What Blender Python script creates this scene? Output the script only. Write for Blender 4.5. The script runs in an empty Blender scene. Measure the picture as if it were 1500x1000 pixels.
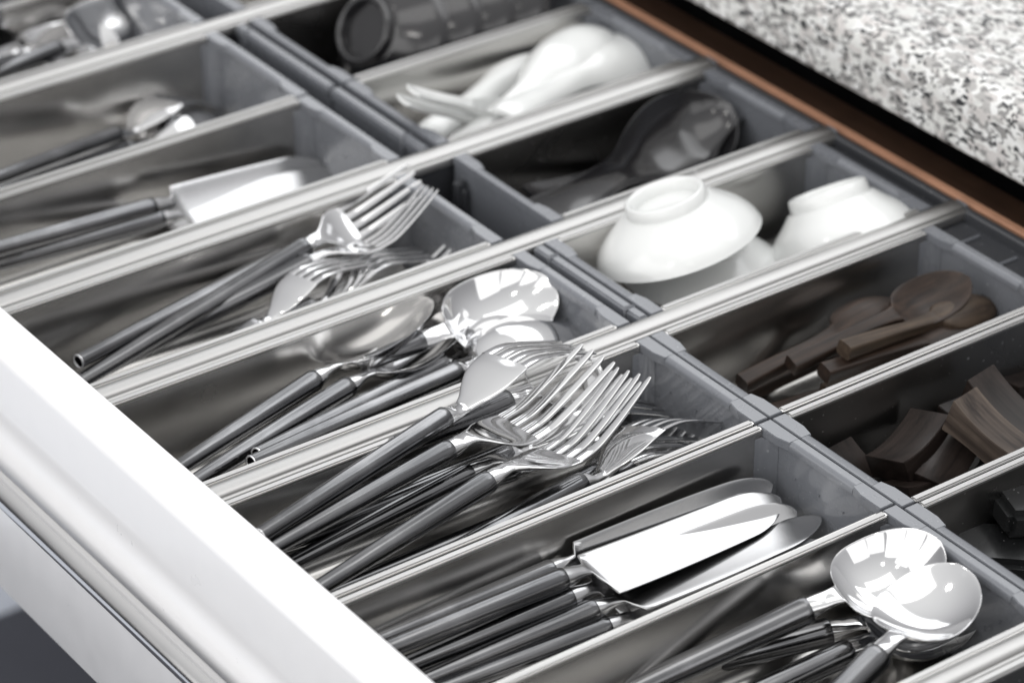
import bpy, bmesh, math, random
import numpy as np
from mathutils import Vector, Matrix
random.seed(7); rnd = random.Random(11)
S = bpy.context.scene
COL = S.collection
MM = 0.001
PI = math.pi

# ------------------------------------------------------------------ camera
FPX, PITCH, YAW, ROLL = 4733.33, 0.5468034, 0.9491030, -0.0065165   # pixels of a 1500 px wide frame; radians
CAMZ = 777.0                                                       # mm above the tray rims
_cy, _sy, _cp, _sp = math.cos(YAW), math.sin(YAW), math.cos(PITCH), math.sin(PITCH)
FW = Vector((_cy*_cp, _sy*_cp, -_sp)); _rt = Vector((_sy, -_cy, 0)); _up = _rt.cross(FW)
RT = math.cos(ROLL)*_rt + math.sin(ROLL)*_up
UP = -math.sin(ROLL)*_rt + math.cos(ROLL)*_up
cam_d = bpy.data.cameras.new("camera"); cam = bpy.data.objects.new("camera", cam_d); COL.objects.link(cam)
cam_d.sensor_width = 36; cam_d.sensor_fit = 'HORIZONTAL'; cam_d.lens = FPX*36/1500
cam_d.clip_start = 0.05; cam_d.clip_end = 50
m = Matrix((RT, UP, -FW)).transposed().to_4x4(); m.translation = Vector((0, 0, CAMZ*MM)); cam.matrix_world = m
cam_d.dof.use_dof = True; cam_d.dof.focus_distance = 1.405; cam_d.dof.aperture_fstop = 8.0; cam_d.dof.aperture_blades = 0
S.camera = cam

def at(px, py, z=0.0):
    """point (mm) at height z above the rims seen at photo position px, py"""
    d = FW*FPX + RT*(px-750) - UP*(py-500)
    t = (CAMZ-z)/(-d.z)
    return Vector((d.x*t, d.y*t, z))

# ------------------------------------------------------------------ world and lamps
W = bpy.data.worlds.new("World"); S.world = W; W.use_nodes = True
bg = W.node_tree.nodes['Background']; bg.inputs[1].default_value = 0.92
_nt = W.node_tree                       # plain room: light ceiling, dimmer walls, dark floor
_tc = _nt.nodes.new('ShaderNodeTexCoord'); _sp = _nt.nodes.new('ShaderNodeSeparateXYZ'); _mr = _nt.nodes.new('ShaderNodeMapRange'); _cr = _nt.nodes.new('ShaderNodeValToRGB')
_nt.links.new(_tc.outputs['Generated'], _sp.inputs[0]); _nt.links.new(_sp.outputs['Z'], _mr.inputs[0])
_mr.inputs[1].default_value = -1; _mr.inputs[2].default_value = 1; _nt.links.new(_mr.outputs[0], _cr.inputs[0]); _nt.links.new(_cr.outputs[0], bg.inputs[0])
_e = _cr.color_ramp.elements; _e[0].position = .42; _e[0].color = (.05, .05, .055, 1); _e[1].position = .97; _e[1].color = (1.0, 1.0, 1.0, 1)
for _p, _c in ((.50, (.12, .12, .125, 1)), (.60, (.38, .38, .39, 1)), (.76, (.66, .66, .67, 1))):
    _x = _e.new(_p); _x.color = _c

def area(name, loc, target, sx, sy, power, color=(1, 1, 1)):
    l = bpy.data.lights.new(name, 'AREA'); l.shape = 'RECTANGLE'; l.size = sx; l.size_y = sy; l.energy = power; l.color = color
    o = bpy.data.objects.new(name, l); COL.objects.link(o)
    o.location = loc
    o.rotation_euler = (Vector(target)-Vector(loc)).to_track_quat('-Z', 'Y').to_euler()
    return o
area("window_light", (1.66, 1.95, 1.10), (0.66, 1.95, 1.10), 2.7, .60, 9.5, (0.97, 0.985, 1.0))
area("window_light", (1.66, 1.95, 1.72), (0.66, 1.95, 1.72), 2.7, .56, 6.0, (0.97, 0.985, 1.0))
area("ceiling_light", (0.70, 0.75, 1.75), (0.75, 1.0, 0), 1.5, 0.8, 4.5, (1.0, 0.99, 0.97))
for lx, ly in ((-0.3, -0.5), (-0.9, 0.6), (-0.2, 1.9)):
    area("ceiling_spot", (lx, ly, 1.9), (0.8, 1.1, 0), .16, .16, 1.2, (1.0, 0.98, 0.94))
for wy in (-0.65, 0.75, 2.15):
    area("room_light", (-1.5, wy, 0.9), (0.6, 1.0, -.05), 1.3, 2.1, 12, (1.0, 0.99, 0.98))
for wx in (-0.4, 0.9):
    area("room_light", (wx, -1.6, 0.8), (0.7, 1.0, -.05), 1.2, 1.7, 6.0, (1.0, 0.99, 0.98))
S.view_settings.view_transform = 'Standard'; S.view_settings.look = 'None'; S.view_settings.gamma = 1
S.view_settings.exposure = 0.2
S.cycles.use_denoising = True
S.cycles.max_bounces = 10; S.cycles.glossy_bounces = 6; S.cycles.diffuse_bounces = 4

# ------------------------------------------------------------------ materials
def newmat(name):
    mt = bpy.data.materials.new(name); mt.use_nodes = True
    nt = mt.node_tree; b = nt.nodes['Principled BSDF']
    return mt, nt, b
def N(nt, typ, **kw):
    n = nt.nodes.new(typ)
    for k, v in kw.items():
        if k in n.inputs.keys(): n.inputs[k].default_value = v
        else: setattr(n, k, v)
    return n
def coords(nt, scale=(1, 1, 1), rot=(0, 0, 0)):
    tc = N(nt, 'ShaderNodeTexCoord'); mp = N(nt, 'ShaderNodeMapping')
    mp.inputs['Scale'].default_value = scale; mp.inputs['Rotation'].default_value = rot
    nt.links.new(tc.outputs['Object'], mp.inputs['Vector']); return mp.outputs['Vector']
def noise(nt, vec, scale, detail=4, rough=0.55):
    n = N(nt, 'ShaderNodeTexNoise'); n.inputs['Scale'].default_value = scale; n.inputs['Detail'].default_value = detail
    n.inputs['Roughness'].default_value = rough
    nt.links.new(vec, n.inputs['Vector']); return n.outputs['Fac']
def ramp(nt, fac, stops, interp='LINEAR'):
    r = N(nt, 'ShaderNodeValToRGB'); r.color_ramp.interpolation = interp
    el = r.color_ramp.elements
    while len(el) < len(stops): el.new(0.5)
    for e, (p, c) in zip(el, stops):
        e.position = p; e.color = (c, c, c, 1) if isinstance(c, (int, float)) else (*c, 1)
    nt.links.new(fac, r.inputs['Fac']); return r.outputs['Color']
def bump(nt, b, h, strength, dist=0.0002):
    n = N(nt, 'ShaderNodeBump'); n.inputs['Strength'].default_value = strength; n.inputs['Distance'].default_value = dist
    nt.links.new(h, n.inputs['Height']); nt.links.new(n.outputs['Normal'], b.inputs['Normal'])
def mixc(nt, fac, a, c, blend='MIX'):
    n = N(nt, 'ShaderNodeMix'); n.data_type = 'RGBA'; n.blend_type = blend
    if isinstance(fac, float): n.inputs[0].default_value = fac
    else: nt.links.new(fac, n.inputs[0])
    for idx, v in ((6, a), (7, c)):
        if isinstance(v, tuple): n.inputs[idx].default_value = (*v, 1)
        else: nt.links.new(v, n.inputs[idx])
    return n.outputs[2]

def steel(name, col, r0, r1, streak, aniso=0.0, specks=False, scratch=0.0):
    mt, nt, b = newmat(name); b.inputs['Metallic'].default_value = 1
    v = coords(nt, (1, 1, 1)); sm = noise(nt, v, 22, 2, .5)
    vs = coords(nt, (25, 900, 900)); st = noise(nt, vs, 1.0, 3)
    rr = ramp(nt, sm, [(.25, r0), (.8, r1)])
    nt.links.new(rr, b.inputs['Roughness'])
    c = ramp(nt, sm, [(.3, tuple(x*.96 for x in col)), (.7, col)])
    if specks:
        sp = noise(nt, v, 420, 1, .3); spm = ramp(nt, sp, [(.745, 0.0), (.765, 1.0)])
        c = mixc(nt, spm, c, (.75, .75, .75))
    nt.links.new(c, b.inputs['Base Color'])
    if streak > 0: bump(nt, b, st, streak, 0.00005)
    elif scratch > 0:
        v2 = coords(nt, (90, 900, 300), (0, 0, .6)); bump(nt, b, noise(nt, v2, 1, 4), scratch, .00003)
    return mt
M = {}
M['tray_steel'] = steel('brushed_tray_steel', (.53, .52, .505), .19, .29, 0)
M['tray_steel_shaded_dusty'] = steel('shaded_dusty_tray_steel', (.24, .235, .23), .24, .36, 0, specks=True)  # tray steel with dark reflections put into its base colour, plus dust specks
M['rail_steel'] = steel('satin_rail_steel', (.46, .455, .447), .36, .42, 0)
M['lip_steel'] = steel('bright_lip_steel', (.47, .465, .457), .32, .42, .05)
M['grip_steel'] = steel('grip_bar_steel', (.66, .655, .65), .13, .2, 0)
M['polished'] = steel('polished_cutlery_steel', (.70, .70, .705), .04, .12, 0, scratch=.12)
M['blade'] = steel('blade_steel', (.50, .50, .505), .17, .27, 0, scratch=.2)
# worn gunmetal handles
mt, nt, b = newmat('gunmetal_handle'); M['gunmetal'] = mt; b.inputs['Metallic'].default_value = 1
v = coords(nt, (14, 300, 300)); n1 = noise(nt, v, 1, 5, .65); n2 = noise(nt, coords(nt), 45, 4)
c = mixc(nt, ramp(nt, n1, [(.3, 0.0), (.75, 1.0)]), (.09, .092, .097), (.29, .29, .295))
c = mixc(nt, ramp(nt, n2, [(.55, 0.0), (.75, .5)]), c, (.30, .30, .31))
nt.links.new(c, b.inputs['Base Color']); nt.links.new(ramp(nt, n2, [(.3, .12), (.75, .22)]), b.inputs['Roughness'])
bump(nt, b, n1, .12, .00005)

def plastic(name, col, rough, dust=0.0, coat=0.0, mott=.03, spec=.5, smooth=False):
    mt, nt, b = newmat(name)
    v = coords(nt); n1 = noise(nt, v, 60, 5)
    c = ramp(nt, n1, [(.3, tuple(x*(1-mott) for x in col)), (.7, tuple(x*(1+mott) for x in col))])
    if dust > 0:
        sp = noise(nt, v, 520, 1, .3); spm = ramp(nt, sp, [(.755, 0.0), (.775, dust)])
        c = mixc(nt, spm, c, (.6, .6, .6))
    nt.links.new(c, b.inputs['Base Color'])
    if smooth: b.inputs['Roughness'].default_value = rough
    else: nt.links.new(ramp(nt, n1, [(.3, rough*.85), (.7, rough*1.15)]), b.inputs['Roughness'])
    b.inputs['Coat Weight'].default_value = coat; b.inputs['Coat Roughness'].default_value = .08
    b.inputs['Specular IOR Level'].default_value = spec
    if not smooth: bump(nt, b, noise(nt, v, 1400, 2), .12, .00004)
    return mt
M['grey_plastic'] = plastic('grey_plastic', (.155, .163, .18), .27, .25, .5)
M['dark_plastic'] = plastic('dark_grey_plastic', (.04, .042, .047), .38, .3)
M['base_board'] = plastic('drawer_base_grey', (.03, .03, .032), .5)
M['lacquer'] = plastic('white_lacquer', (.87, .87, .88), .32, 0, .25, .01)
M['porcelain'] = plastic('white_porcelain', (.74, .75, .74), .2, 0, .4, .012, smooth=True)
M['melamine'] = plastic('dark_brown_melamine', (.017, .0165, .018), .16, 0, .5, .04, smooth=True)
M['black_item'] = plastic('black_plastic', (.011, .0115, .012), .24, .12, .1, .2)
M['void'] = plastic('cabinet_shade', (.006, .006, .006), .9, spec=.1)  # shade of the gap under the counter, put into the wall colour
M['floor'] = plastic('floor_tile_white', (.62, .66, .74), .3)
M['mat'] = plastic('floor_mat_dark', (.06, .063, .08), .55)

def wood(name, dark, light, rough, grain=1.0, along='x', low=.35, high=.75):
    mt, nt, b = newmat(name)
    sc = (18, 330, 330) if along == 'x' else (330, 18, 330)
    v = coords(nt, tuple(s*grain for s in sc)); n1 = noise(nt, v, 1, 6, .65)
    n2 = noise(nt, coords(nt), 45, 3)
    c1 = ramp(nt, n1, [(low, dark), (high, light)])
    c = mixc(nt, ramp(nt, n2, [(.4, 0.0), (.7, .6)]), c1, tuple((a*.6+l*.4)*.6 for a, l in zip(dark, light)))
    nt.links.new(c, b.inputs['Base Color']); b.inputs['Roughness'].default_value = rough
    bump(nt, b, n1, .35, .0002); b.inputs['Specular IOR Level'].default_value = .3; return mt
M['ebony'] = wood('dark_spoon_wood', (.010, .0065, .005), (.062, .038, .027), .42)
M['brown_wood'] = wood('brown_spoon_wood', (.03, .02, .014), (.11, .078, .054), .45)
M['block_wood'] = wood('dark_block_wood', (.010, .0075, .0065), (.042, .031, .027), .30, .7)
M['block_worn'] = wood('worn_block_wood', (.022, .016, .014), (.16, .125, .10), .42, .55)
M['back_board'] = wood('dark_brown_board', (.028, .014, .008), (.050, .027, .017), .5, .4, 'y')
M['edge_wood'] = wood('copper_wood_edging', (.38, .20, .125), (.50, .28, .18), .4, .4, 'y')
# granite
mt, nt, b = newmat('speckled_granite'); M['granite'] = mt
v = coords(nt, (1, .62, 1), (0, 0, .5))
def vor(scale, vec=v):
    n = N(nt, 'ShaderNodeTexVoronoi'); n.inputs['Scale'].default_value = scale; nt.links.new(vec, n.inputs['Vector']); return n
wn = N(nt, 'ShaderNodeTexNoise'); wn.inputs['Scale'].default_value = 300; nt.links.new(v, wn.inputs['Vector'])
dv = N(nt, 'ShaderNodeMix'); dv.data_type = 'VECTOR'; dv.inputs[0].default_value = .004
nt.links.new(v, dv.inputs[4]); nt.links.new(wn.outputs['Color'], dv.inputs[5])
a1 = vor(400, dv.outputs[1]); a2 = vor(240, dv.outputs[1]); a3 = vor(640, dv.outputs[1])
def bw(col):
    s = N(nt, 'ShaderNodeSeparateColor'); nt.links.new(col, s.inputs[0]); return s
g1 = bw(a1.outputs['Color']); g2 = bw(a2.outputs['Color']); g3 = bw(a3.outputs['Color'])
base = ramp(nt, g2.outputs[0], [(0, (.70, .70, .68)), (.4, (.78, .78, .77)), (.66, (.60, .575, .56)), (.86, (.43, .42, .41))], 'CONSTANT')
base2 = mixc(nt, ramp(nt, g1.outputs[1], [(.0, 0.0), (.76, 1.0)], 'CONSTANT'), base, (.27, .265, .26))
clump = noise(nt, v, 120, 3)
darkm = N(nt, 'ShaderNodeMath', operation='MULTIPLY')
nt.links.new(ramp(nt, g3.outputs[0], [(0, 0.0), (.76, 1.0)], 'CONSTANT'), darkm.inputs[0])
nt.links.new(ramp(nt, clump, [(.47, 0.0), (.50, 1.0)]), darkm.inputs[1])
base3 = mixc(nt, darkm.outputs[0], base2, (.025, .027, .03))
cl2 = noise(nt, v, 270, 2)
base4 = mixc(nt, ramp(nt, cl2, [(.68, 0.0), (.71, 1.0)]), base3, (.03, .032, .036))
nt.links.new(base4, b.inputs['Base Color']); b.inputs['Roughness'].default_value = .3
b.inputs['Coat Weight'].default_value = .2; b.inputs['Coat Roughness'].default_value = .15

# ------------------------------------------------------------------ mesh helpers
def link(name, me, mat, parent=None, smooth=True):
    o = bpy.data.objects.new(name, me); COL.objects.link(o)
    if mat is not None and not me.materials: me.materials.append(mat)
    if parent is not None: o.parent = parent
    for p in me.polygons: p.use_smooth = smooth
    return o
def mesh(name, vs, fs, mat, parent=None, smooth=True, sharp=None):
    me = bpy.data.meshes.new(name)
    me.from_pydata([(x*MM, y*MM, z*MM) for x, y, z in vs], [], fs)
    bm = bmesh.new(); bm.from_mesh(me); bmesh.ops.recalc_face_normals(bm, faces=bm.faces); bm.to_mesh(me); bm.free()
    if sharp:
        me.set_sharp_from_angle(angle=math.radians(sharp))
    return link(name, me, mat, parent, smooth)
def prisms(name, items, mat, parent=None, bevel=0.0, seg=3, sharp=40):
    """items: (polygon [(a,b)..], lo, hi, axis) - extruded outlines joined into one mesh"""
    bm = bmesh.new()
    for poly, lo, hi, ax in items:
        def v3(a, b_, c):
            return {'z': (a, b_, c), 'x': (c, a, b_), 'y': (a, c, b_)}[ax]
        lo_v = [bm.verts.new([k*MM for k in v3(a, b_, lo)]) for a, b_ in poly]
        hi_v = [bm.verts.new([k*MM for k in v3(a, b_, hi)]) for a, b_ in poly]
        n = len(poly)
        bm.faces.new(lo_v[::-1]); bm.faces.new(hi_v)
        for i in range(n): bm.faces.new((lo_v[i], lo_v[(i+1) % n], hi_v[(i+1) % n], hi_v[i]))
    bmesh.ops.recalc_face_normals(bm, faces=bm.faces)
    if bevel > 0:
        es = [e for e in bm.edges if len(e.link_faces) == 2 and e.calc_face_angle(0) > .5]
        bmesh.ops.bevel(bm, geom=es, offset=bevel*MM, segments=seg, affect='EDGES', clamp_overlap=True)
    me = bpy.data.meshes.new(name); bm.to_mesh(me); bm.free()
    me.set_sharp_from_angle(angle=math.radians(sharp))
    return link(name, me, mat, parent, True)
def rect(x0, x1, y0, y1): return [(x0, y0), (x1, y0), (x1, y1), (x0, y1)]
def boxes(name, bs, mat, parent=None, bevel=0.0, seg=3):
    return prisms(name, [(rect(x0, x1, y0, y1), z0, z1, 'z') for x0, x1, y0, y1, z0, z1 in bs], mat, parent, bevel, seg)
def empty(name, label, cat, loc=(0, 0, 0), group=None):
    o = bpy.data.objects.new(name, None); COL.objects.link(o); o.empty_display_size = .02
    o.location = Vector(loc)*MM; o['label'] = label; o['category'] = cat
    if group: o['group'] = group
    return o
def catmull(keys, n):
    k = np.array(keys, float); x = k[:, 0]; xs = np.linspace(x[0], x[-1], n)
    out = [xs]
    for c in range(1, k.shape[1]):
        y = k[:, c]; d = np.gradient(y, x)
        # monotone limiting
        s = np.diff(y)/np.diff(x)
        for i in range(len(s)):
            if abs(s[i]) < 1e-9: d[i] = d[i+1] = 0
        i = np.clip(np.searchsorted(x, xs, 'right')-1, 0, len(x)-2); h = x[i+1]-x[i]; t = (xs-x[i])/h
        out.append((2*t**3-3*t**2+1)*y[i]+(t**3-2*t**2+t)*h*d[i]+(-2*t**3+3*t**2)*y[i+1]+(t**3-t**2)*h*d[i+1])
    return np.array(out).T
def loft(name, secs, mat, parent, n=28):
    """secs: (x, yc, zc, halfwidth, halfthick, dish, flatness, power)"""
    vs, fs = [], []
    for (x, yc, zc, w, t, dish, e, pw) in secs:
        for k in range(n):
            a = 2*PI*k/n; c, s = math.cos(a), math.sin(a)
            u = math.copysign(abs(c)**e, c); vv = math.copysign(abs(s)**e, s)
            vs.append((x, yc+w*u, zc+t*vv+dish*abs(u)**pw))
    R = len(secs)
    for i in range(R-1):
        for k in range(n):
            a, b_ = i*n+k, i*n+(k+1) % n
            fs.append((a, b_, b_+n, a+n))
    for r0, rev in ((0, True), ((R-1)*n, False)):
        x, yc, zc, w, t, dish, e, pw = secs[0 if rev else -1]
        # strip caps between mirrored points so that a dished end stays dished
        for k in range(n//2):
            a1, a2, b1, b2 = r0+k, r0+k+1, r0+(n-k) % n, r0+n-k-1
            q = (a1, a2, b2) if k == 0 else (a1, a2, b1) if k == n//2-1 else (a1, a2, b2, b1)
            fs.append(q)
    return mesh(name, vs, fs, mat, parent, True, 50)
def lathe(name, prof, mat, parent=None, n=64, wob=0.0):
    vs, fs = [], []
    for (r, z) in prof:
        for k in range(n):
            a = 2*PI*k/n; vs.append((r*math.cos(a), r*math.sin(a), z))
    L = len(prof)
    for i in range(L-1):
        for k in range(n):
            fs.append((i*n+k, i*n+(k+1) % n, (i+1)*n+(k+1) % n, (i+1)*n+k))
    fs.append(tuple(range(n))); fs.append(tuple((L-1)*n+k for k in range(n)))
    return mesh(name, vs, fs, mat, parent, True, 60)
def spline_prof(pts, n):
    k = [(i, *p) for i, p in enumerate(pts)]
    return [(r, z) for _, r, z in catmull(k, n)]

# ------------------------------------------------------------------ the setting
def setting(o): o['kind'] = 'structure'; return o
yb = 1806
setting(boxes('floor', [(-900, 3000, -1500, 4500, -670, -650)], M['floor']))
fm = boxes('floor_mat', [(-700, 1090, -500, yb, -650, -642)], M['mat'], None, 2)
fm['label'] = 'dark grey floor mat far below the drawer, bottom left'; fm['category'] = 'mat'
# countertop: bullnosed slab
prof = []
x0c, zb, zt, rr_ = at(1200, 111, 22).x, 22.0, 62.0, 13.0
cs = [(1800, zb), (x0c+4, zb)]
for k in range(7): a = PI/2*k/6; cs.append((x0c+4-4*math.sin(a), zb+4-4*math.cos(a)))
for k in range(13): a = PI/2*k/12; cs.append((x0c+rr_-rr_*math.cos(a), zt-rr_+rr_*math.sin(a)))
cs += [(1800, zt)]
setting(prisms('countertop', [(cs, 300, 2600, 'y')], M['granite'], None, 0, sharp=35))
setting(boxes('cabinet_wall', [(1100, 1120, 300, 2600, -640, 21)], M['void']))

# ------------------------------------------------------------------ the drawer
dr = empty('drawer', 'open white drawer with steel grip bar, steel sided cutlery trays inside', 'drawer', (542, 1000, -140))
def keep(o, par):
    """parent while staying where it is"""
    o.parent = par; o.matrix_parent_inverse = par.matrix_world.inverted() if False else Matrix.Translation(-par.location)
    return o
fx = 534.2
pf = [(555, -124), (555, 16.5)]
for k in range(1, 6): a = PI/2*k/5; pf.append((553.5+1.5*math.cos(a), 16.5+1.5*math.sin(a)))
for k in range(9): a = PI/2*k/8; pf.append((fx+5-5*math.sin(a), 13+5*math.cos(a)))
for k in range(13):
    z = -14-26*k/12; pf.append((fx+1.6*math.sin(PI*k/12)**2, z))
pf += [(fx, -125), (fx+2, -127), (553, -127)]
keep(prisms('front_panel', [(pf, 300, 2500, 'y')], M['lacquer'], None, 0, sharp=50), dr)
gp = []
for k in range(28):
    a = 2*PI*k/28; gp.append((525.2+6.5*math.cos(a), -48.5+6.5*math.sin(a)))
g = keep(prisms('grip_bar', [(gp, 320, 2480, 'y')], M['grip_steel'], None, 0, sharp=40), dr)
keep(boxes('base_panel', [(555.3, 1003, 500, 1700, -60, -53)], M['base_board']), dr)
keep(boxes('back_panel', [(1009, 1028, 500, 1900, -120, -1.5)], M['back_board'], None, .6), dr)
keep(boxes('edging_strip', [(1003.6, 1008.9, 500, 1900, -120, 0)], M['edge_wood'], None, 1.2), dr)
rims = [(996.2, 1001.4, 500, 1900, -12, 0.5)]
keep(boxes('rear_rim', rims, M['dark_plastic'], None, 2), dr)
for lx0, ly0, ly1 in ((974.3, 500, 1016.5), (986.3, 1017, 1110), (995.3, 1110.5, 1900)):
    keep(boxes('ledge', [(lx0, 997, ly0, ly1, -11, -6)], M['dark_plastic']), dr)
for i in range(12):
    yy = 989.5-26.6*i+26.6*0
    if yy < 700: break
    keep(boxes('rib', [(975, 992, yy-.8, yy+.8, -6, -4.6)], M['grey_plastic'], None, .4), dr)

# ------------------------------------------------------------------ divider rails
def rail(y0, y1, label, x0=556.5, x1=998, n=0):
    t = empty('divider_rail', label, 'rail', (x0, (y0+y1)/2, -50), 'steel rails dividing the rows of trays')
    w = y1-y0; pr = [(y0, -5), (y0, -1.2), (y0+.5, -.6), (y0+2.0, -.4)]
    for k in range(25):
        a = PI-PI*k/24; c = y0+2.2+(w-2.2)/2; pr.append((c+(w-2.2)/2*math.cos(a), -.6+2.3*math.sin(a)))
    pr += [(y1, -5)]
    keep(prisms('cap', [(pr, x0, x1, 'x')], M['rail_steel'], None, 0, sharp=60), t)
    keep(boxes('web', [(x0, x1-2, y0+2, y1-2, -53, -5)], M['dark_plastic']), t)
    keep(boxes('end_cap', [(x1+.1, x1+3.5, y0+1, y1-1, -8, 1.6)], M['grey_plastic'], None, 1.6), t)
rail(722.6, 734.0, 'steel divider rail nearest the viewer, in the bottom right corner')
rail(1005.5, 1017.8, 'steel rail crossed by the fork heads, left of the wooden spoons')
rail(1104.2, 1116.2, 'steel rail beside the white bowls, running past the tilted table spoons')
rail(1203.2, 1216.6, 'steel rail between the butter knives and the dark soup spoons')
rail(1401.6, 1413.5, 'steel rail at the top left, behind the stack of dark bowls')

# ------------------------------------------------------------------ trays
DEP = 50.0
def flange(ya, yb_, xo, sgn, top, name, mat, par, thin=4.2, wide=7.6):
    """moulded top edge of an end wall: outer face xo, growing towards sgn"""
    s = sgn
    def P(*pts): return [(xo+s*a, b_) for a, b_ in pts]
    it = []
    corner = P((0, ya), (wide, ya), (wide, ya+13), (thin+1.6, ya+20), (0, ya+20))
    corner2 = P((0, yb_), (wide, yb_), (wide, yb_-13), (thin+1.6, yb_-20), (0, yb_-20))
    it.append((corner, top-4.5, top, 'z')); it.append((corner2, top-4.5, top, 'z'))
    bar = P((0, top), (thin-1.0, top)) if False else None
    # middle bar: profile in x,z with a rolled inner edge
    pr = [(xo, top-4.5), (xo, top-.02), (xo+s*(thin-.8), top-.02)]
    for k in range(1, 7):
        a = PI/2*k/6; pr.append((xo+s*(thin-.8+2.6*math.sin(a)), top-.02-2.6*(1-math.cos(a))))
    pr.append((xo+s*(thin+1.8), top-4.5))
    it.append((pr, ya+19.5, yb_-19.5, 'y'))
    return prisms(name, it, mat, par, .35, 2, 45)
def tray(label, x0, x1, y0, y1, group, wall='tray_steel', endmat='grey_plastic', near_end=False, far_end=True, low=True, up=4.0, lo=4.0, cap=False):
    t = empty('cutlery_tray', label, 'tray', ((x0+x1)/2, (y0+y1)/2, -DEP-2), group)
    sx0 = x0+(6.5 if near_end else 0); sx1 = x1-7.8 if far_end else x1
    sx0 = x0+7.8 if near_end else x0
    # upper wall (towards +y) with rolled lip, then lower wall
    def wallprof(yi, yo, z0):   # yi inner face, yo outer face
        s = 1 if yo > yi else -1; w_ = abs(yo-yi)
        pts = [(yo, -DEP), (yo, z0-1.2), (yo-s*.35, z0-.35), (yo-s*1.2, z0), (yi+s*1.3, z0), (yi+s*.4, z0-.4), (yi, z0-1.4), (yi, -DEP+9)]
        for k in range(1, 6):
            a = PI/2*k/5; pts.append((yi-s*(9-9*math.cos(a)), -DEP+9-9*math.sin(a)))
        return pts
    keep(prisms('side_wall', [(wallprof(y1-up, y1, 0), sx0, sx1, 'x')], M[wall], None, 0, sharp=32), t)
    keep(prisms('side_wall', [(wallprof(y0+lo, y0, 0 if low else -2), sx0, sx1, 'x')], M[wall], None, 0, sharp=32), t)
    # bright folded lips along the top of both walls
    keep(boxes('lip', [(sx0, sx1, y1-up-.15, y1+.1, -2.6, .35)], M['lip_steel'], None, .9), t)
    if low: keep(boxes('lip', [(sx0, sx1, y0-.1, y0+lo+.15, -2.6, .35)], M['lip_steel'], None, .9), t)
    keep(boxes('tray_floor', [(x0+2, x1-2, y0+1, y1-1, -DEP-1.5, -DEP+.1)], M[wall]), t)
    if far_end:
        keep(flange(y0+.2, y1-.2, x1, -1, .3, 'end_rim', M[endmat], None), t)
        e = [(x1-4.8, x1-.6, y0+.5, y1-.5, -DEP, -4.1)]
        keep(boxes('end_wall', e, M[endmat], None, .3), t)
        for yy, s in ((y0+lo+.05, 1), (y1-up-.05, -1)):
            pp = [(x1-5, yy), (x1-12, yy)]
            for k in range(1, 6): a = PI/2*k/5; pp.append((x1-12+7*math.sin(a)*1.0, yy+s*(8-8*math.cos(a))))
            keep(prisms('corner_post', [(pp, -DEP, -4.3, 'z')], M[endmat], None, 0, sharp=50), t)
        pins = [(x1-5.6, x1-4.7, y-.55, y+.55, z-.55, z+.55) for y in np.linspace(y0+26, y1-24, 3) for z in (-17, -33)]
        keep(boxes('pin', pins, M[endmat], None, .35, 2), t)
    if near_end:
        keep(flange(y0+.2, y1-.2, x0, 1, .3, 'end_rim', M[endmat], None), t)
        keep(boxes('end_wall', [(x0+.6, x0+4.8, y0+.5, y1-.5, -DEP, -4.1)], M[endmat], None, .3), t)
    return t
FG = 'front row of cutlery trays'; RG = 'back row of utensil trays'
tray('front tray of large serving spoons, nearest the viewer at lower right', 557, 797, 734.6, 832.2, FG)
tray('front tray holding the flat bladed table knives', 557, 797, 833.2, 915.7, FG, low=False, lo=2)
tray('front tray overflowing with table forks', 557, 797, 917.1, 1004.1, FG)
tray('front tray of table spoons, between two rails', 557, 798, 1018.6, 1103.2, FG)
tray('front tray of small forks with tines pointing up', 557, 796, 1117.2, 1202.0, FG)
tray('front tray of butter knives at the left edge', 557, 803, 1217.2, 1304.6, FG)
tray('front tray with one dark handled fork turned tines down, at far left', 557, 804, 1305.9, 1400.4, FG)
tray('blurred front tray of shiny spoons in the top left corner', 557, 806, 1414, 1500, FG)
tray('back tray of black plastic pieces at the right edge', 797.9, 974, 735, 828.0, RG, 'tray_steel_shaded_dusty', near_end=True)
tray('back tray of dark concave wooden chopstick rests', 797.9, 974, 829.0, 915.7, RG, 'tray_steel_shaded_dusty', near_end=True)
tray('back tray of carved dark wooden spoons', 797.9, 974, 917.1, 1004.1, RG, near_end=True)
tray('back tray of upturned white bowls', 810, 986, 1018.2, 1103.8, RG, near_end=True)
tray('back tray of dark brown soup spoons', 825, 995, 1117.0, 1202.6, RG, 'tray_steel_shaded_dusty', near_end=True)
tray('back tray of white porcelain soup spoons', 826, 995, 1217.2, 1304.6, RG, near_end=True)
tray('back tray holding nested dark brown bowls', 826, 995, 1305.6, 1401.0, RG, 'tray_steel_shaded_dusty', near_end=True)
tray('blurred back tray beyond the last rail at the top edge', 826, 995, 1414, 1500, RG, near_end=True)
tray('tray of dark pieces just showing in the bottom right corner', 557, 797, 634, 722, FG, 'tray_steel_shaded_dusty')
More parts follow.
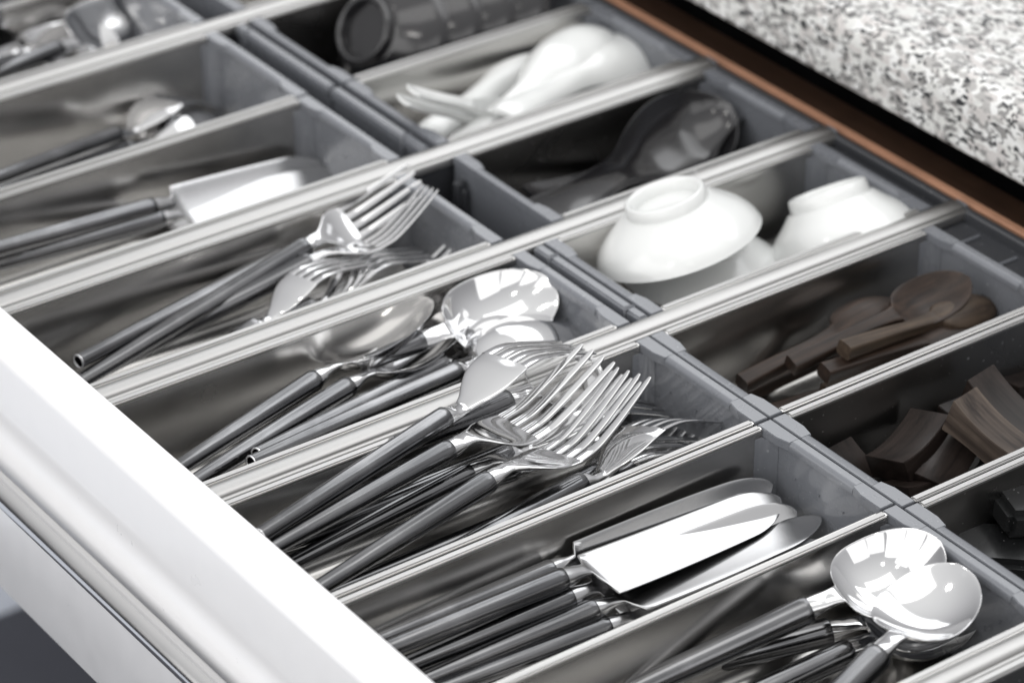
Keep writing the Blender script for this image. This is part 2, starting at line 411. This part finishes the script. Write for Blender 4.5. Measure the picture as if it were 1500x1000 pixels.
# clip-on spacer bars in front of some back trays
def spacer(x, y0, y1, cuts, label):
    t = empty('spacer_bar', label, 'spacer bar', (x, (y0+y1)/2, -20), 'grey spacer bars between the tray rows')
    ys = [y0]+cuts+[y1]
    for a, b_ in zip(ys, ys[1:]):
        keep(boxes('segment', [(x-3.3, x+2.6, a+.4, b_-.4, -6, .1)], M['grey_plastic'], None, 1.1, 3), t)
    keep(boxes('web', [(x-1.5, x+2.6, y0+1, y1-1, -50, -5)], M['grey_plastic']), t)
    for c in cuts: keep(boxes('clip', [(x-4.2, x+2.9, c-1.0, c+1.0, -32, .7)], M['grey_plastic'], None, .8), t)
    return t
spacer(806.4, 1018.5, 1103.5, [1030, 1090], 'grey spacer bar with two clips at the front of the white bowl tray')
spacer(819.5, 1217.5, 1304, [1236], 'grey spacer bar with one clip in front of the porcelain spoon tray')
spacer(819.5, 1306, 1400.5, [1390], 'grey spacer bar in front of the dark bowl tray')
hk = boxes('bracket', [(818, 824.6, 1189, 1193.5, -22, -8), (821, 824.6, 1187, 1195.5, -30, -12)], M['dark_plastic'], None, .8)
hk['label'] = 'small dark bracket hooked on the outer wall of the dark spoon tray'; hk['category'] = 'bracket'

# ------------------------------------------------------------------ cutlery
def project(p):
    d = p-Vector((0, 0, CAMZ)); k = FPX/d.dot(FW); return np.array([750+d.dot(RT)*k, 500-d.dot(UP)*k])
def rotm(yaw, pitch, roll): return Matrix.Rotation(yaw, 3, 'Z') @ Matrix.Rotation(-pitch, 3, 'Y') @ Matrix.Rotation(roll, 3, 'X')
REPORT = []
def fit(label, J, A, keys, roll, z0, pitch0=0, sz=4, sroll=12, spitch=12, yaw=None):
    """lay an item down: its neck J and points seen in the photo, kept near height z0 and the given roll"""
    d0 = at(*J, z0)-at(*A, z0-8)
    p = np.array([math.atan2(d0.y, d0.x) if yaw is None else math.radians(yaw), math.radians(pitch0), math.radians(roll), z0]); pr0 = p.copy()
    def res(p):
        R = rotm(p[0], p[1], p[2]); o = at(J[0], J[1], p[3]); out = []
        q0 = project(o); q1 = project(o+R @ Vector((-90, 0, 0))); dv = (q1-q0)/np.linalg.norm(q1-q0); av = np.array(A)-q0
        out.append((dv[0]*av[1]-dv[1]*av[0])/5 if yaw is None else (p[0]-pr0[0])/math.radians(6))
        for loc, px in keys: out += list((project(o+R @ Vector(loc))-np.array(px))/3.5)
        out += [(p[1]-pr0[1])/math.radians(spitch), (p[2]-pr0[2])/math.radians(sroll), (p[3]-pr0[3])/sz]
        return np.array(out, float)
    r = res(p); lam = 1e-2; sc = np.array([1e-4, 1e-4, 1e-4, 1e-2])
    for _ in range(40):
        Jm = np.array([(res(p+sc*np.eye(4)[i])-r)/sc[i] for i in range(4)]).T; H = Jm.T @ Jm
        n = p-np.linalg.solve(H+lam*np.diag(np.diag(H)+1e-9), Jm.T @ r); rn = res(n)
        if rn @ rn < r @ r: p, r = n, rn; lam = max(lam*.4, 1e-6)
        else: lam *= 4
    REPORT.append((label[:44], [round(math.degrees(x)) for x in p[:3]], round(p[3], 1), [round(x*3.5) for x in r[1:1+2*len(keys)]]))
    return at(J[0], J[1], p[3]), rotm(*p[:3])
def put(t, o, R): t.matrix_world = Matrix.Translation(o*MM) @ R.to_4x4()
CACHE = {}
def part(key, build, name, parent):
    """first call builds the mesh, later calls share it"""
    if key in CACHE:
        o = bpy.data.objects.new(name, CACHE[key]); COL.objects.link(o); o.parent = parent; return o
    o = build(); CACHE[key] = o.data; return o
def handle(t, L=112, r0=5.2, r1=3.5):
    def b1():
        ring = [(1.2, r0*.93), (.6, r0*.985), (-2.5, r0), (-L*.5, (r0+r1)/2+.15), (-L+.8, r1), (-L, r1*.96), (-L, r1*.8), (-L+4, r1*.75)]
        vs, fs = [], []; n = 24
        for i, (x, r) in enumerate(ring):
            for k in range(n):
                a = 2*PI*k/n; vs.append((x, r*math.cos(a), r*math.sin(a)))
        for i in range(len(ring)-1):
            for k in range(n): fs.append((i*n+k, i*n+(k+1) % n, (i+1)*n+(k+1) % n, (i+1)*n+k))
        fs.append(tuple(range(n))); fs.append(tuple((len(ring)-1)*n+k for k in range(n)))
        return mesh('handle', vs, fs, M['gunmetal'], t, True, 40)
    h = part(('handle', L, r0, r1), b1, 'handle', t)
    def b2():
        vs, fs = [], []; n, q = 24, 8
        for k in range(n):
            a = 2*PI*k/n
            for j in range(q):
                c = 2*PI*j/q; r = r1*.9+.55*math.cos(c); vs.append((-L-.1+.5*math.sin(c), r*math.cos(a), r*math.sin(a)))
        for k in range(n):
            for j in range(q): fs.append((k*q+j, k*q+(j+1) % q, ((k+1) % n)*q+(j+1) % q, ((k+1) % n)*q+j))
        return mesh('end_ring', vs, fs, M['polished'], h)
    part(('ring', L, r1), b2, 'end_ring', h)
    return h
FK = [(0, 0, 4.6, 4.6, 0), (3, .2, 4.6, 4.0, 0), (7, .9, 4.6, 2.7, 0), (12, .9, 4.4, 1.9, .0), (18, -.6, 5.6, 1.4, .2), (24, -3.0, 8.6, 1.15, .6),
      (31, -5.9, 11.2, 1.0, .9), (38, -8, 12.1, .95, .9), (46, -9.2, 12.0, .9, .7)]
XS = .915
FK = [(x, z, w if x < 14 else w*1.12, t, d) for x, z, w, t, d in FK]
FK = [(x if x < 8 else 7+(x-7)*XS, *q) for x, *q in FK]
TK = [(45.5, -9.15), (58, -8.2), (70, -4.6), (84, .8), (100, 7.6)]
TK = [(7+(x-7)*XS, z) for x, z in TK]
def fork_head(t, s=1.0, bend=1.0):
    def b1():
        secs = [(x, 0, z*bend, w, th, di, .62 if x > 14 else .9, 2) for x, z, w, th, di in catmull(FK, 40)]
        return loft('head', [tuple(v*s if i < 6 else v for i, v in enumerate(q)) for q in secs], M['polished'], t, 36)
    h = part(('fork', s, bend), b1, 'head', t)
    for i, (yo, dz) in enumerate(((-10.7, .5), (-3.58, .05), (3.58, .05), (10.7, .5))):
        def b2():
            secs = []
            for x, z in catmull(TK, 22):
                f = (x-TK[0][0])/(TK[-1][0]-TK[0][0]); w = 2.55-1.2*f if f < .985 else .8; yy = yo*(1-.05*f)
                secs.append((x, yy, z*bend+dz*(1-f), w, .95-.25*f, 0, .55, 2))
            return loft('tine', [tuple(v*s if k < 6 else v for k, v in enumerate(q)) for q in secs], M['polished'], h, 16)
        part(('tine', s, bend, i), b2, 'tine', h)
    return h
def spoon_head(t, Lb=66, Wb=43, D=9.5, slope=.06, s=1.0):
    def b1():
        secs = []
        for x, z, w, th in catmull([(0, 0, 4.6, 4.6), (3, .2, 4.6, 4.0), (7, .8, 4.5, 2.6), (12, .8, 4.2, 1.7), (17, .2, 5.0, 1.2)], 12)[:-1]:
            secs.append((x, 0, z, w, th, 0, .85, 2))
        for k in range(41):
            q = k/40; x = 16+Lb*(1-math.cos(PI*q))/2*1.0; u = (x-16)/Lb
            v = u**.80; ww = Wb/2*max(0, 1-abs(2*v-1)**2.25)**.5
            ww = max(ww, 4.7*(1-u)**6) if u < .5 else ww
            ww = max(ww, .25)
            dd = D*min(1, ww/(Wb/2))**2
            zr = .3+slope*(x-16)-2.2*math.sin(PI*u)
            th = 1.1-.35*min(1, u*4)
            secs.append((x, 0, zr-dd, ww, th, dd, .8, 2.0))
        return loft('bowl', secs, M['polished'], t, 44)
    return part(('spoon', Lb, Wb, D, slope), b1, 'bowl', t)
def knife_head(t, L_=118, W=26):
    L = L_
    def b1():
        vs, secs = [], []
        for x, w, th, z in catmull([(0, 4.6, 4.6, 0), (4, 4.4, 3.8, 0), (9, 3.4, 2.6, 0), (13, 3.2, 1.6, 0)], 9): secs.append((x, 0, z, w, th, 0, .85, 2))
        for k in range(40):
            u = k/39; x = 14.5+(L-14.5)*(1-(1-u)**1.5)
            f = (x-14.5)/(L-14.5)
            yu = 8.2-2.2*f**3; yl = yu-W*(1-.14*f**2)
            c = (x-(L-24))/24
            if c > 0:
                m_ = yu-(yu-yl)*.42; yu = m_+(yu-m_)*math.sqrt(max(0, 1-c**2.2)); yl = m_-(m_-yl)*max(0, 1-c**1.9)**.62
            if f < .03: yl = -3.4-(W-8.2-3.4)*min(1, f/.03)
            secs.append((x, (yu+yl)/2, .00055*(x-62)**2-1.2-.5, max(.2, (yu-yl)/2), .9-.35*f, .7*min(1, (yu-yl)/18), .5, 2))
        return loft('blade', secs, M['blade'], t, 28)
    return part(('knife', L, W), b1, 'blade', t)
def cutlery(kind, label, group, J, A, z, roll=0, pitch=4, T=None, L=None, R=None, C=None, H=None, HL=134, HR=(5.2, 3.5), sz=4, sroll=12, spitch=3, yaw=None, **kw):
    t = empty({'fork': 'table_fork', 'spoon': 'table_spoon', 'knife': 'table_knife'}[kind], label, kind, (0, 0, 0), group)
    {'fork': fork_head, 'spoon': spoon_head, 'knife': knife_head}[kind](t, **kw)
    s = kw.get('s', 1.0); Lb, Wb = kw.get('Lb', 66), kw.get('Wb', 43); KL, KW = kw.get('L_', 118), kw.get('W', 26)
    loc = {'fork': dict(T=(92.5, 0, 7.6), L=(92.5, 10.2, 7.6), R=(92.5, -10.2, 7.6), C=(42.7, 0, -9.2)),
           'spoon': dict(T=(16+Lb, 0, 3), L=(16+Lb*.55, Wb/2, 1), R=(16+Lb*.55, -Wb/2, 1), C=(16+Lb/2, 0, 0)),
           'knife': dict(T=(KL, .5, 0), H=(16, 8.2-KW, 0), L=(60, 8, 0), R=(60, 8-KW, 0))}[kind]
    keys = [(tuple(v*s for v in loc[k]), px) for k, px in dict(T=T, L=L, R=R, C=C, H=H).items() if px is not None]
    if abs(roll) > 150 and kind == 'fork': keys = [((l[0], -l[1], l[2]), px) for l, px in keys]; sroll = min(sroll, 2.5)
    o, Rm = fit(label, J, A, keys, roll, z, pitch, sz, sroll, spitch, yaw)
    room = (o.x-556.4)/max(.3, (Rm @ Vector((1, 0, 0))).x)       # keep the handle inside the drawer
    handle(t, min(HL, math.floor(room)), *HR)
    put(t, o, Rm)
    return t
G = 'table forks in the overflowing front tray'
cutlery('fork', 'topmost fork turned tines down, its smooth back facing up', G, (650, 612), (383, 783), 13, roll=174, pitch=7, T=(840, 526), sz=1.5, spitch=1, sroll=2)
cutlery('fork', 'fork with tines up beside the upturned one, second from the front of the pile', G, (656, 660), (407, 800), 9, pitch=5, L=(857, 500), R=(894, 535), C=(763, 633), sz=4)
cutlery('fork', 'frontmost fork with tines up, crossing over the pile', G, (714, 706), (470, 852), 8, pitch=6, L=(911, 533), R=(944, 554), C=(825, 673), sz=4)
cutlery('fork', 'fork whose handle lies just under the frontmost fork, nested beneath it', G, (686, 694), (433, 820), -8, L=(899, 540), R=(935, 562), C=(808, 668), sz=8)
cutlery('fork', 'fork on edge with arched back, its tines pointing level to the right over the rim', G, (850, 708), (727, 767), -12, roll=150, pitch=9, yaw=-10, T=(1064, 621), spitch=5, HL=90, s=1.04)
cutlery('fork', 'fork with long tines rising steeply by the far end wall', G, (872, 694), (700, 760), -24, roll=-14, pitch=18, yaw=-18, T=(1049, 583), spitch=4, sroll=3, s=.92, HL=60)
cutlery('fork', 'fork inside the pile with tines lying level, tips beside the end wall', G, (742, 664), (560, 745), -15, roll=180, pitch=3, yaw=0, T=(965, 597), sz=3, spitch=3, s=1.02)
cutlery('fork', 'fork lying lowest with dark tines under the arched one', G, (750, 688), (560, 775), -27, roll=180, pitch=2, yaw=-2, T=(965, 640), sz=3, spitch=3)
cutlery('spoon', 'spoon lying among the forks, bright bowl up behind the raised tines', G, (742, 588), (652, 632), -1, roll=16, yaw=2, pitch=-1, spitch=.5, sz=2, HL=62, Lb=36, Wb=32, D=7, HR=(5.8, 4.8))
cutlery('fork', 'fork handle low beside the knife tray wall, head hidden in the pile', G, (800, 742), (600, 822), -32, roll=180)
cutlery('spoon', 'spoon lying on the bottom by the knife tray wall', G, (780, 765), (540, 865), -40, roll=180, Lb=52, Wb=34, D=7)
G = 'table knives'
cutlery('knife', 'broad bladed knife lying flat on top of the others', G, (822, 848), (580, 944), -18, roll=35, T=(1134, 722), H=(898, 870), W=26, sroll=20)
cutlery('knife', 'knife directly behind the top one, only its back edge showing', G, (806, 836), (560, 930), -22, roll=62, T=(1128, 702), W=22)
cutlery('knife', 'knife beneath the broad one with its rounded tip sticking out', G, (833, 876), (620, 978), -28, roll=38, T=(1163, 744), W=24)
cutlery('knife', 'knife tilted on edge with a long narrow reflection', G, (868, 893), (636, 992), -32, roll=60, T=(1198, 756), H=(944, 888), W=22)
cutlery('knife', 'lowest knife against the serving spoon tray wall', G, (887, 918), (660, 1002), -38, roll=30, T=(1215, 792), W=22)
G = 'large serving spoons'
kw = dict(Lb=54, Wb=50, D=13, HR=(6.8, 5.2))
cutlery('spoon', 'big serving spoon tilted against the tray wall, its rim cutting across the others', G, (1181, 893), (1010, 985), -13, roll=14, pitch=13, yaw=-13, spitch=2, sroll=4, sz=2, Lb=48, Wb=42, D=12, HR=(6.2, 4.8))
cutlery('spoon', 'round ladle in the middle with a dark mirrored bowl and a wide rim', G, (1212, 925), (1040, 1010), -34, roll=4, pitch=18, yaw=-28, T=(1430, 862), spitch=6, Lb=52, Wb=62, D=18, HR=(6.2, 4.8), HL=110)
cutlery('spoon', 'smaller serving spoon with its head low in the pile', G, (1240, 955), (1100, 1020), -30, roll=0, HL=100, Lb=48, Wb=38, D=9, HR=(6, 4.6))
cutlery('spoon', 'front serving spoon with a wide bright bowl facing the viewer', G, (1284, 962), (1150, 1035), -7, roll=3, pitch=26, T=(1390, 818), sz=3, spitch=5, sroll=6, Lb=46, Wb=43, D=7, HR=(6.4, 5))
G = 'table spoons between the rails'
cutlery('spoon', 'table spoon tipped on edge, first from the left', G, (460, 557), (267, 677), -12, roll=-26, T=(622, 439), sroll=5, spitch=6)
cutlery('spoon', 'table spoon tipped on edge nested against its left neighbour', G, (509, 567), (290, 690), -14, roll=-16, T=(669, 450), sroll=5, spitch=6)
cutlery('spoon', 'table spoon at the back wall, wide bowl leaning against the steel', G, (616, 500), (420, 590), -12, roll=30, pitch=4, yaw=-4, sroll=3, sz=1, spitch=1, Lb=58, Wb=42, HL=30)
cutlery('spoon', 'table spoon with bowl turned down, bright round back uppermost', G, (668, 545), (305, 703), -14, roll=180, T=(845, 474), HL=125)
cutlery('spoon', 'table spoon turned down next to it, small black reflection on its back', G, (648, 535), (326, 691), -20, roll=180, T=(790, 478), HL=124, Lb=56, Wb=40)
cutlery('spoon', 'table spoon at the bottom along the fork side rail', G, (690, 575), (420, 690), -38, roll=180)
G = 'small forks in the tray behind the spoons'
cutlery('fork', 'small fork on edge, a single tine rising over the rail', G, (446, 362), (134, 534), -8, roll=50, pitch=14, T=(604, 252), sroll=6, HL=160, s=.8)
cutlery('fork', 'small fork with four tines raised over the tray end', G, (452, 385), (152, 550), -10, pitch=12, HL=160, L=(618, 274), R=(643, 282), C=(556, 362), s=.8)
cutlery('fork', 'small fork turned tines down, steeply arched in the middle', G, (374, 480), (260, 530), -18, roll=176, pitch=14, T=(542, 378), C=(420, 402), spitch=6, s=.8)
cutlery('fork', 'small fork turned tines down against the far steel wall', G, (412, 376), (200, 480), -18, roll=172, pitch=6, T=(576, 312), C=(450, 330), spitch=4, s=.8)
cutlery('fork', 'small fork turned tines down, pale round back beside the rail', G, (456, 450), (340, 500), -24, roll=180, T=(632, 362), C=(505, 405), s=.8)
cutlery('fork', 'lowest small fork, two tines showing by the rail', G, (500, 455), (330, 530), -30, pitch=8, T=(673, 360), s=.8)
G = 'butter knives'
cutlery('knife', 'pale butter knife on top, turned edge up', G, (222, 304), (0, 364), -18, roll=48, T=(468, 238), W=21, L_=108, sroll=3)
cutlery('knife', 'grey butter knife under the pale one', G, (234, 321), (0, 388), -24, roll=26, T=(497, 250), W=24, L_=112, sroll=3)
cutlery('knife', 'lowest butter knife beside the rail', G, (205, 328), (0, 405), -30, roll=24, T=(455, 285), W=26, sroll=3)
G = 'cutlery at the far left'
cutlery('fork', 'fork turned tines down at far left, head against the steel', G, (170, 198), (0, 260), -22, roll=180, T=(330, 166), C=(215, 156))
cutlery('spoon', 'spoon lying below the far left fork, half hidden by the rim', G, (180, 216), (0, 275), -32, roll=165, T=(320, 178), Lb=56, Wb=36)
G = 'shiny spoons in the top left corner'
cutlery('spoon', 'shiny spoon standing highest, rounded tip near the tray end', G, (85, 72), (-60, 130), -14, roll=25, T=(229, 12), Wb=46)
cutlery('spoon', 'shiny spoon with a round bowl in the middle of the blurred pile', G, (20, 92), (-120, 140), -10, roll=10, T=(158, 52), Wb=46)
cutlery('spoon', 'shiny spoon tipped on edge at the left side of the blurred pile', G, (-40, 95), (-200, 160), -12, roll=60, T=(92, 26))
cutlery('spoon', 'shiny spoon lowest in the corner next to the rail', G, (-50, 122), (-200, 180), -20, roll=175, T=(100, 78))

# ------------------------------------------------------------------ white bowls
def bowl(label, group, loc, axis, R=43, H=34, foot=19.5, mat='porcelain', name='bowl', fh=7):
    t = empty(name, label, 'bowl', (0, 0, 0), group)
    out = spline_prof([(R, 0), (R*.945, H*.24), (R*.84, H*.50), (R*.69, H*.76), (foot+2.5, H)], 26)
    pr = [(R-2.2, 1.2), (R-1.2, -.3)]+out+[(foot+.8, H+1.2), (foot+.3, H+fh-.8), (foot-.7, H+fh), (foot-2.2, H+fh-.2), (foot-3.0, H+fh-1.4), (foot-3.6, H+1.5), (foot-5, H+.4), (.5, H+.2)]
    inn = [(max(.5, r-2.6), z-2.2) for r, z in out[::-1]]
    body = lathe('body', [(.5, H-2.4)]+[q for q in inn if q[0] > 1]+[(R-2.2, 1.2)], M[mat], t, 72)
    shell = lathe('shell', pr, M[mat], t, 72) if False else None
    o = mesh_lathe_join(t, pr, inn, H, mat)
    bpy.data.objects.remove(body)
    a = Vector(axis).normalized()
    q = Vector((0, 0, 1)).rotation_difference(a)
    t.matrix_world = Matrix.Translation(Vector(loc)*MM) @ q.to_matrix().to_4x4()
    return t
def mesh_lathe_join(t, pr, inn, H, mat):
    foot_ix = [i for i, (r, z) in enumerate(pr) if z > H+.5]
    prof = [(.5, H-2.4)]+[q for q in inn[1:-1] if q[0] > 1 and q[1] > .5]+pr[:foot_ix[0]]+[(pr[foot_ix[0]][0]-1, H+.1), (.5, H+.1)]
    b1 = lathe('body', prof, M[mat], t, 72)
    fr = pr[foot_ix[0]:foot_ix[-1]+1]
    ring = [(fr[0][0], H-1.5)]+fr+[(fr[-1][0], H-1.0)]
    vs, fs, n = [], [], 64
    for r, z in ring:
        for k in range(n): a = 2*PI*k/n; vs.append((r*math.cos(a), r*math.sin(a), z))
    L = len(ring)
    for i in range(L):
        for k in range(n): fs.append((i*n+k, i*n+(k+1) % n, ((i+1) % L)*n+(k+1) % n, ((i+1) % L)*n+k))
    mesh('foot_ring', vs, fs, M[mat], t, True, 60)
    return b1
G = 'white bowls upside down'
bowl('topmost white bowl upside down, leaning with its foot ring up', G, at(994, 354, -8), (-.166, .266, .95), R=42.5, H=20, foot=20, fh=6.5)
bowl('white bowl underneath the topmost one, only its side showing', G, at(1034, 400, -34), (.04, .06, 1), R=42.5, H=17, foot=20, fh=7)
bowl('white bowl upside down at the far end, nearest the granite', G, at(1236, 354, -22), (-.02, .52, .85), R=39.5, H=21, foot=20, fh=7)

# ------------------------------------------------------------------ soup spoons (porcelain and dark)
def soup_spoon(label, group, mat, J, A, z, T, roll=0, L=None, pitch=0, s=1.0, sp=5, yaw=None, cat='spoon'):
    """flat bottomed spoon with a channelled handle"""
    t = empty('soup_spoon', label, cat, (0, 0, 0), group)
    def b1():
        K = [(-78, 6.0, 8.0, 1.3, 2.0), (-74, 4.6, 9.5, 1.5, 2.6), (-55, 1.5, 9.0, 1.5, 3.6), (-28, -1.5, 8.2, 1.6, 4.6), (-8, -6.0, 9.8, 1.6, 7.5), (6, -10.5, 15.5, 1.6, 10.5),
             (22, -13, 21, 1.6, 12.5), (38, -13, 23.0, 1.6, 12.5), (52, -11.5, 20.5, 1.6, 11.5), (61, -8.0, 15.5, 1.6, 8.5), (66.5, -4.0, 9.8, 1.5, 5.0), (69.5, -.8, 4.6, 1.4, 2.0), (70.5, .6, .8, 1.2, .3)]
        secs = [(x*s, 0, z*s, w*s, th*s, di*s, .8, 2.5) for x, z, w, th, di in catmull(K, 84)]
        return loft('body', secs, M[mat], t, 44)
    part(('soup', mat, s), b1, 'body', t)
    put(t, *fit(label, J, A, [((70*s, 0, 0), T)]+([((30*s, 21*s, 0), L)] if L else []), roll, z, pitch, 4, 8, sp, yaw))
    return t
G = 'white porcelain soup spoons'
soup_spoon('white soup spoon with its deep bowl uppermost beside the rail, nearest the viewer', G, 'porcelain', (860, 110), (800, 160), -14, (962, 88), 184, s=1.05)
soup_spoon('white soup spoon lying just left of the nearest one, bowl turned down', G, 'porcelain', (790, 122), (697, 195), -12, (893, 58), 182, s=1.02)
soup_spoon('white soup spoon with its rounded handle end pointing left on top', G, 'porcelain', (712, 158), (622, 140), -8, (800, 168), 8, s=.75, pitch=-12, yaw=-30)
soup_spoon('white soup spoon with rounded handle end just below the other one', G, 'porcelain', (700, 170), (610, 147), -13, (790, 178), 8, s=.76, pitch=-12, yaw=-30)
soup_spoon('white soup spoon lowest in the tray, handle slanting to the rim', G, 'porcelain', (735, 120), (615, 195), -26, (825, 80), 180, s=1.05)
G = 'dark brown soup spoons'
soup_spoon('dark brown soup spoon, glossy hollow bowl tilted to the viewer', G, 'melamine', (930, 240), (800, 295), -12, (1062, 150), 32, s=1.08, pitch=8)
soup_spoon('dark brown soup spoon standing on edge beside the end wall', G, 'melamine', (1050, 255), (950, 300), -30, (1118, 190), 80, s=.8)
soup_spoon('dark brown soup spoon beneath, rounded handle end showing', G, 'melamine', (920, 252), (790, 282), -34, (1040, 205), 8, s=.95)

# dark bowls on their side, nested
G = 'nested dark brown bowls on their side'
for k, lab in enumerate(('dark brown bowl on its side, foot ring towards the grey spacer, first of the row',
                         'dark brown bowl on its side, a band of rim showing, second of the row',
                         'dark brown bowl on its side, third of the nested row',
                         'dark brown bowl on its side, last of the row by the drawer back')):
    bowl(lab, G, (890+22*k, 1352-k, -11), (-.86, -.10, .50), R=40, H=22, foot=19, mat='melamine', fh=6)

# ------------------------------------------------------------------ wooden spoons
def wood_spoon(label, J, A, z, T, roll=0, mat='ebony', L=92, Wb=30, Lb=48, cat='spoon'):
    t = empty('wooden_spoon', label, cat, (0, 0, 0), 'carved wooden spoons')
    def b1():
        secs = []
        for x, w, th, z in catmull([(-L, 4.4, 3.9, 0), (-L*.6, 3.9, 3.4, 0), (-L*.2, 3.5, 2.9, .5), (0, 4.2, 2.6, 0)], 20)[:-1]:
            secs.append((x, 0, z, w, th, 0, .38, 2))
        for k in range(31):
            u = (1-math.cos(PI*k/30))/2; x = u*Lb
            v = u**.8; ww = max(Wb/2*max(0, 1-abs(2*v-1)**2.3)**.5, 5.0*(1-u)**5, .4)
            dd = 5.5*math.sin(PI*u)**.8; e = .38+.35*min(1, u*4)
            secs.append((x, 0, 0-dd*.7-1.5*math.sin(PI*u)+.04*x, ww, 2.8-1.3*min(1, u*3), dd, e, 2))
        return loft('body', secs, M[mat], t, 36)
    part(('wood', mat, L, Wb, Lb), b1, 'body', t)
    put(t, *fit(label, J, A, [((Lb, 0, 2), T)], roll, z, 0))
    return t
wood_spoon('wooden spoon with a reddish square handle, bowl turned down at the back wall', (1226, 488), (1078, 545), -20, (1308, 432), 178, L=58, Wb=26, Lb=38)
wood_spoon('wooden spoon crossing over the others, hollow bowl up at the far end', (1312, 462), (1162, 545), -12, (1423, 414), 14, L=62, Wb=27, Lb=44)
wood_spoon('light brown wooden spoon with curved neck, left of the lowest pair', (1370, 468), (1250, 520), -16, (1457, 452), 196, mat='brown_wood', L=60, Lb=40, Wb=24)
wood_spoon('wooden spoon whose square handle end faces the viewer in the middle', (1350, 500), (1195, 545), -22, (1458, 466), 190, L=60)
wood_spoon('dark wooden spoon lying lowest, rounded handle end by the corner', (1255, 562), (1138, 590), -36, (1380, 515), 180, L=46)
wood_spoon('slim wooden spoon lying under the crossing ones, end near the grey wall', (1215, 520), (1110, 565), -34, (1330, 470), 180, L=48, Wb=24, Lb=40)
wood_spoon('brown wooden spoon half hidden along the steel rim', (1345, 522), (1205, 572), -32, (1456, 478), 186, mat='brown_wood', L=56)

# ------------------------------------------------------------------ wooden chopstick rests
def block(label, c, rz, rx, ry, mat='block_wood', a=22, w=11.5, h=9):
    t = empty('chopstick_rest', label, 'chopstick rest', (0, 0, 0), 'dark wooden chopstick rests')
    def b1():
        poly = []
        for k in range(15): u = -1+2*k/14; poly.append((a*u, h-3.0*(1-u*u)))
        poly += [(a*.9, -h*.9)]
        for k in range(1, 10): u = 1-2*k/10; poly.append((a*.9*u, -h*.9+2.0*(1-u*u)))
        poly += [(-a*.9, -h*.9)]
        return prisms('body', [(poly, -w, w, 'y')], M[mat], t, .35, 2, 35)
    part(('block', mat, a, w, h), b1, 'body', t)
    t.matrix_world = Matrix.Translation(c*MM) @ (Matrix.Rotation(math.radians(rz), 4, 'Z') @ Matrix.Rotation(math.radians(ry), 4, 'Y') @ Matrix.Rotation(math.radians(rx), 4, 'X'))
block('reddish brown chopstick rest lying flat in the middle, concave top', at(1333, 655, -26), 17, -12, -8, a=20, w=10.5, h=7)
block('worn light brown chopstick rest tilted on the rim, largest pale face', at(1452, 640, -16), -78, -4, 22, 'block_worn', 21, 9.5, 9)
block('black chopstick rest leaning upright behind the pale worn one', at(1474, 606, -20), -80, 0, 24, a=21, w=10, h=8)
block('chopstick rest half hidden behind the upright black one', at(1418, 612, -36), -72, 6, 14, a=19, w=9.5, h=8)
block('dark chopstick rest below the reddish one, at the steel rim', at(1388, 684, -32), 24, 10, -10, a=18, w=9.5, h=7)
block('scratched black chopstick rest lowest by the near corner of the tray', at(1345, 712, -36), 10, -16, 6, a=19, w=9.5, h=7)
block('chopstick rest standing against the grey end wall', at(1256, 690, -38), -70, 20, 36, a=18, w=7.5, h=6)
block('reddish chopstick rest partly covered between two others', at(1392, 628, -40), 28, 0, 0, 'block_wood', 20, 10, 8)
block('small dark chopstick rest at the right edge of the picture', at(1500, 558, -34), 10, 0, 0, a=17, w=9, h=8)
block('chopstick rest wedged in the corner under the scratched one', at(1292, 716, -42), 50, 0, 14, a=17, w=9, h=7)

# ------------------------------------------------------------------ black plastic pieces
def slab(label, c, rz, rx, ry, sx, sy, sz):
    t = boxes('plastic_block', [(-sx, sx, -sy, sy, -sz, sz)], M['black_item'], None, min(3.2, sz*.7), 4)
    t['label'] = label; t['category'] = 'block'; t['group'] = 'black plastic blocks'
    t.matrix_world = Matrix.Translation(c*MM) @ (Matrix.Rotation(math.radians(rz), 4, 'Z') @ Matrix.Rotation(math.radians(ry), 4, 'Y') @ Matrix.Rotation(math.radians(rx), 4, 'X'))
slab('black plastic block lying flat in the near corner of its tray', at(1490, 810, -32), -35, 4, 6, 30, 15, 6)
slab('black plastic block resting higher, cut off by the right edge', at(1520, 745, -20), -20, 0, 8, 20, 14, 7)
slab('black plastic block between the other two at the right edge', at(1520, 775, -34), -30, 0, 0, 18, 12, 6)
slab('dark block in the tray in the bottom right corner', at(1500, 990, -22), 20, 10, 0, 26, 16, 8)

if __import__('os').environ.get('REP'):
    for r in REPORT: print('FIT', *r)
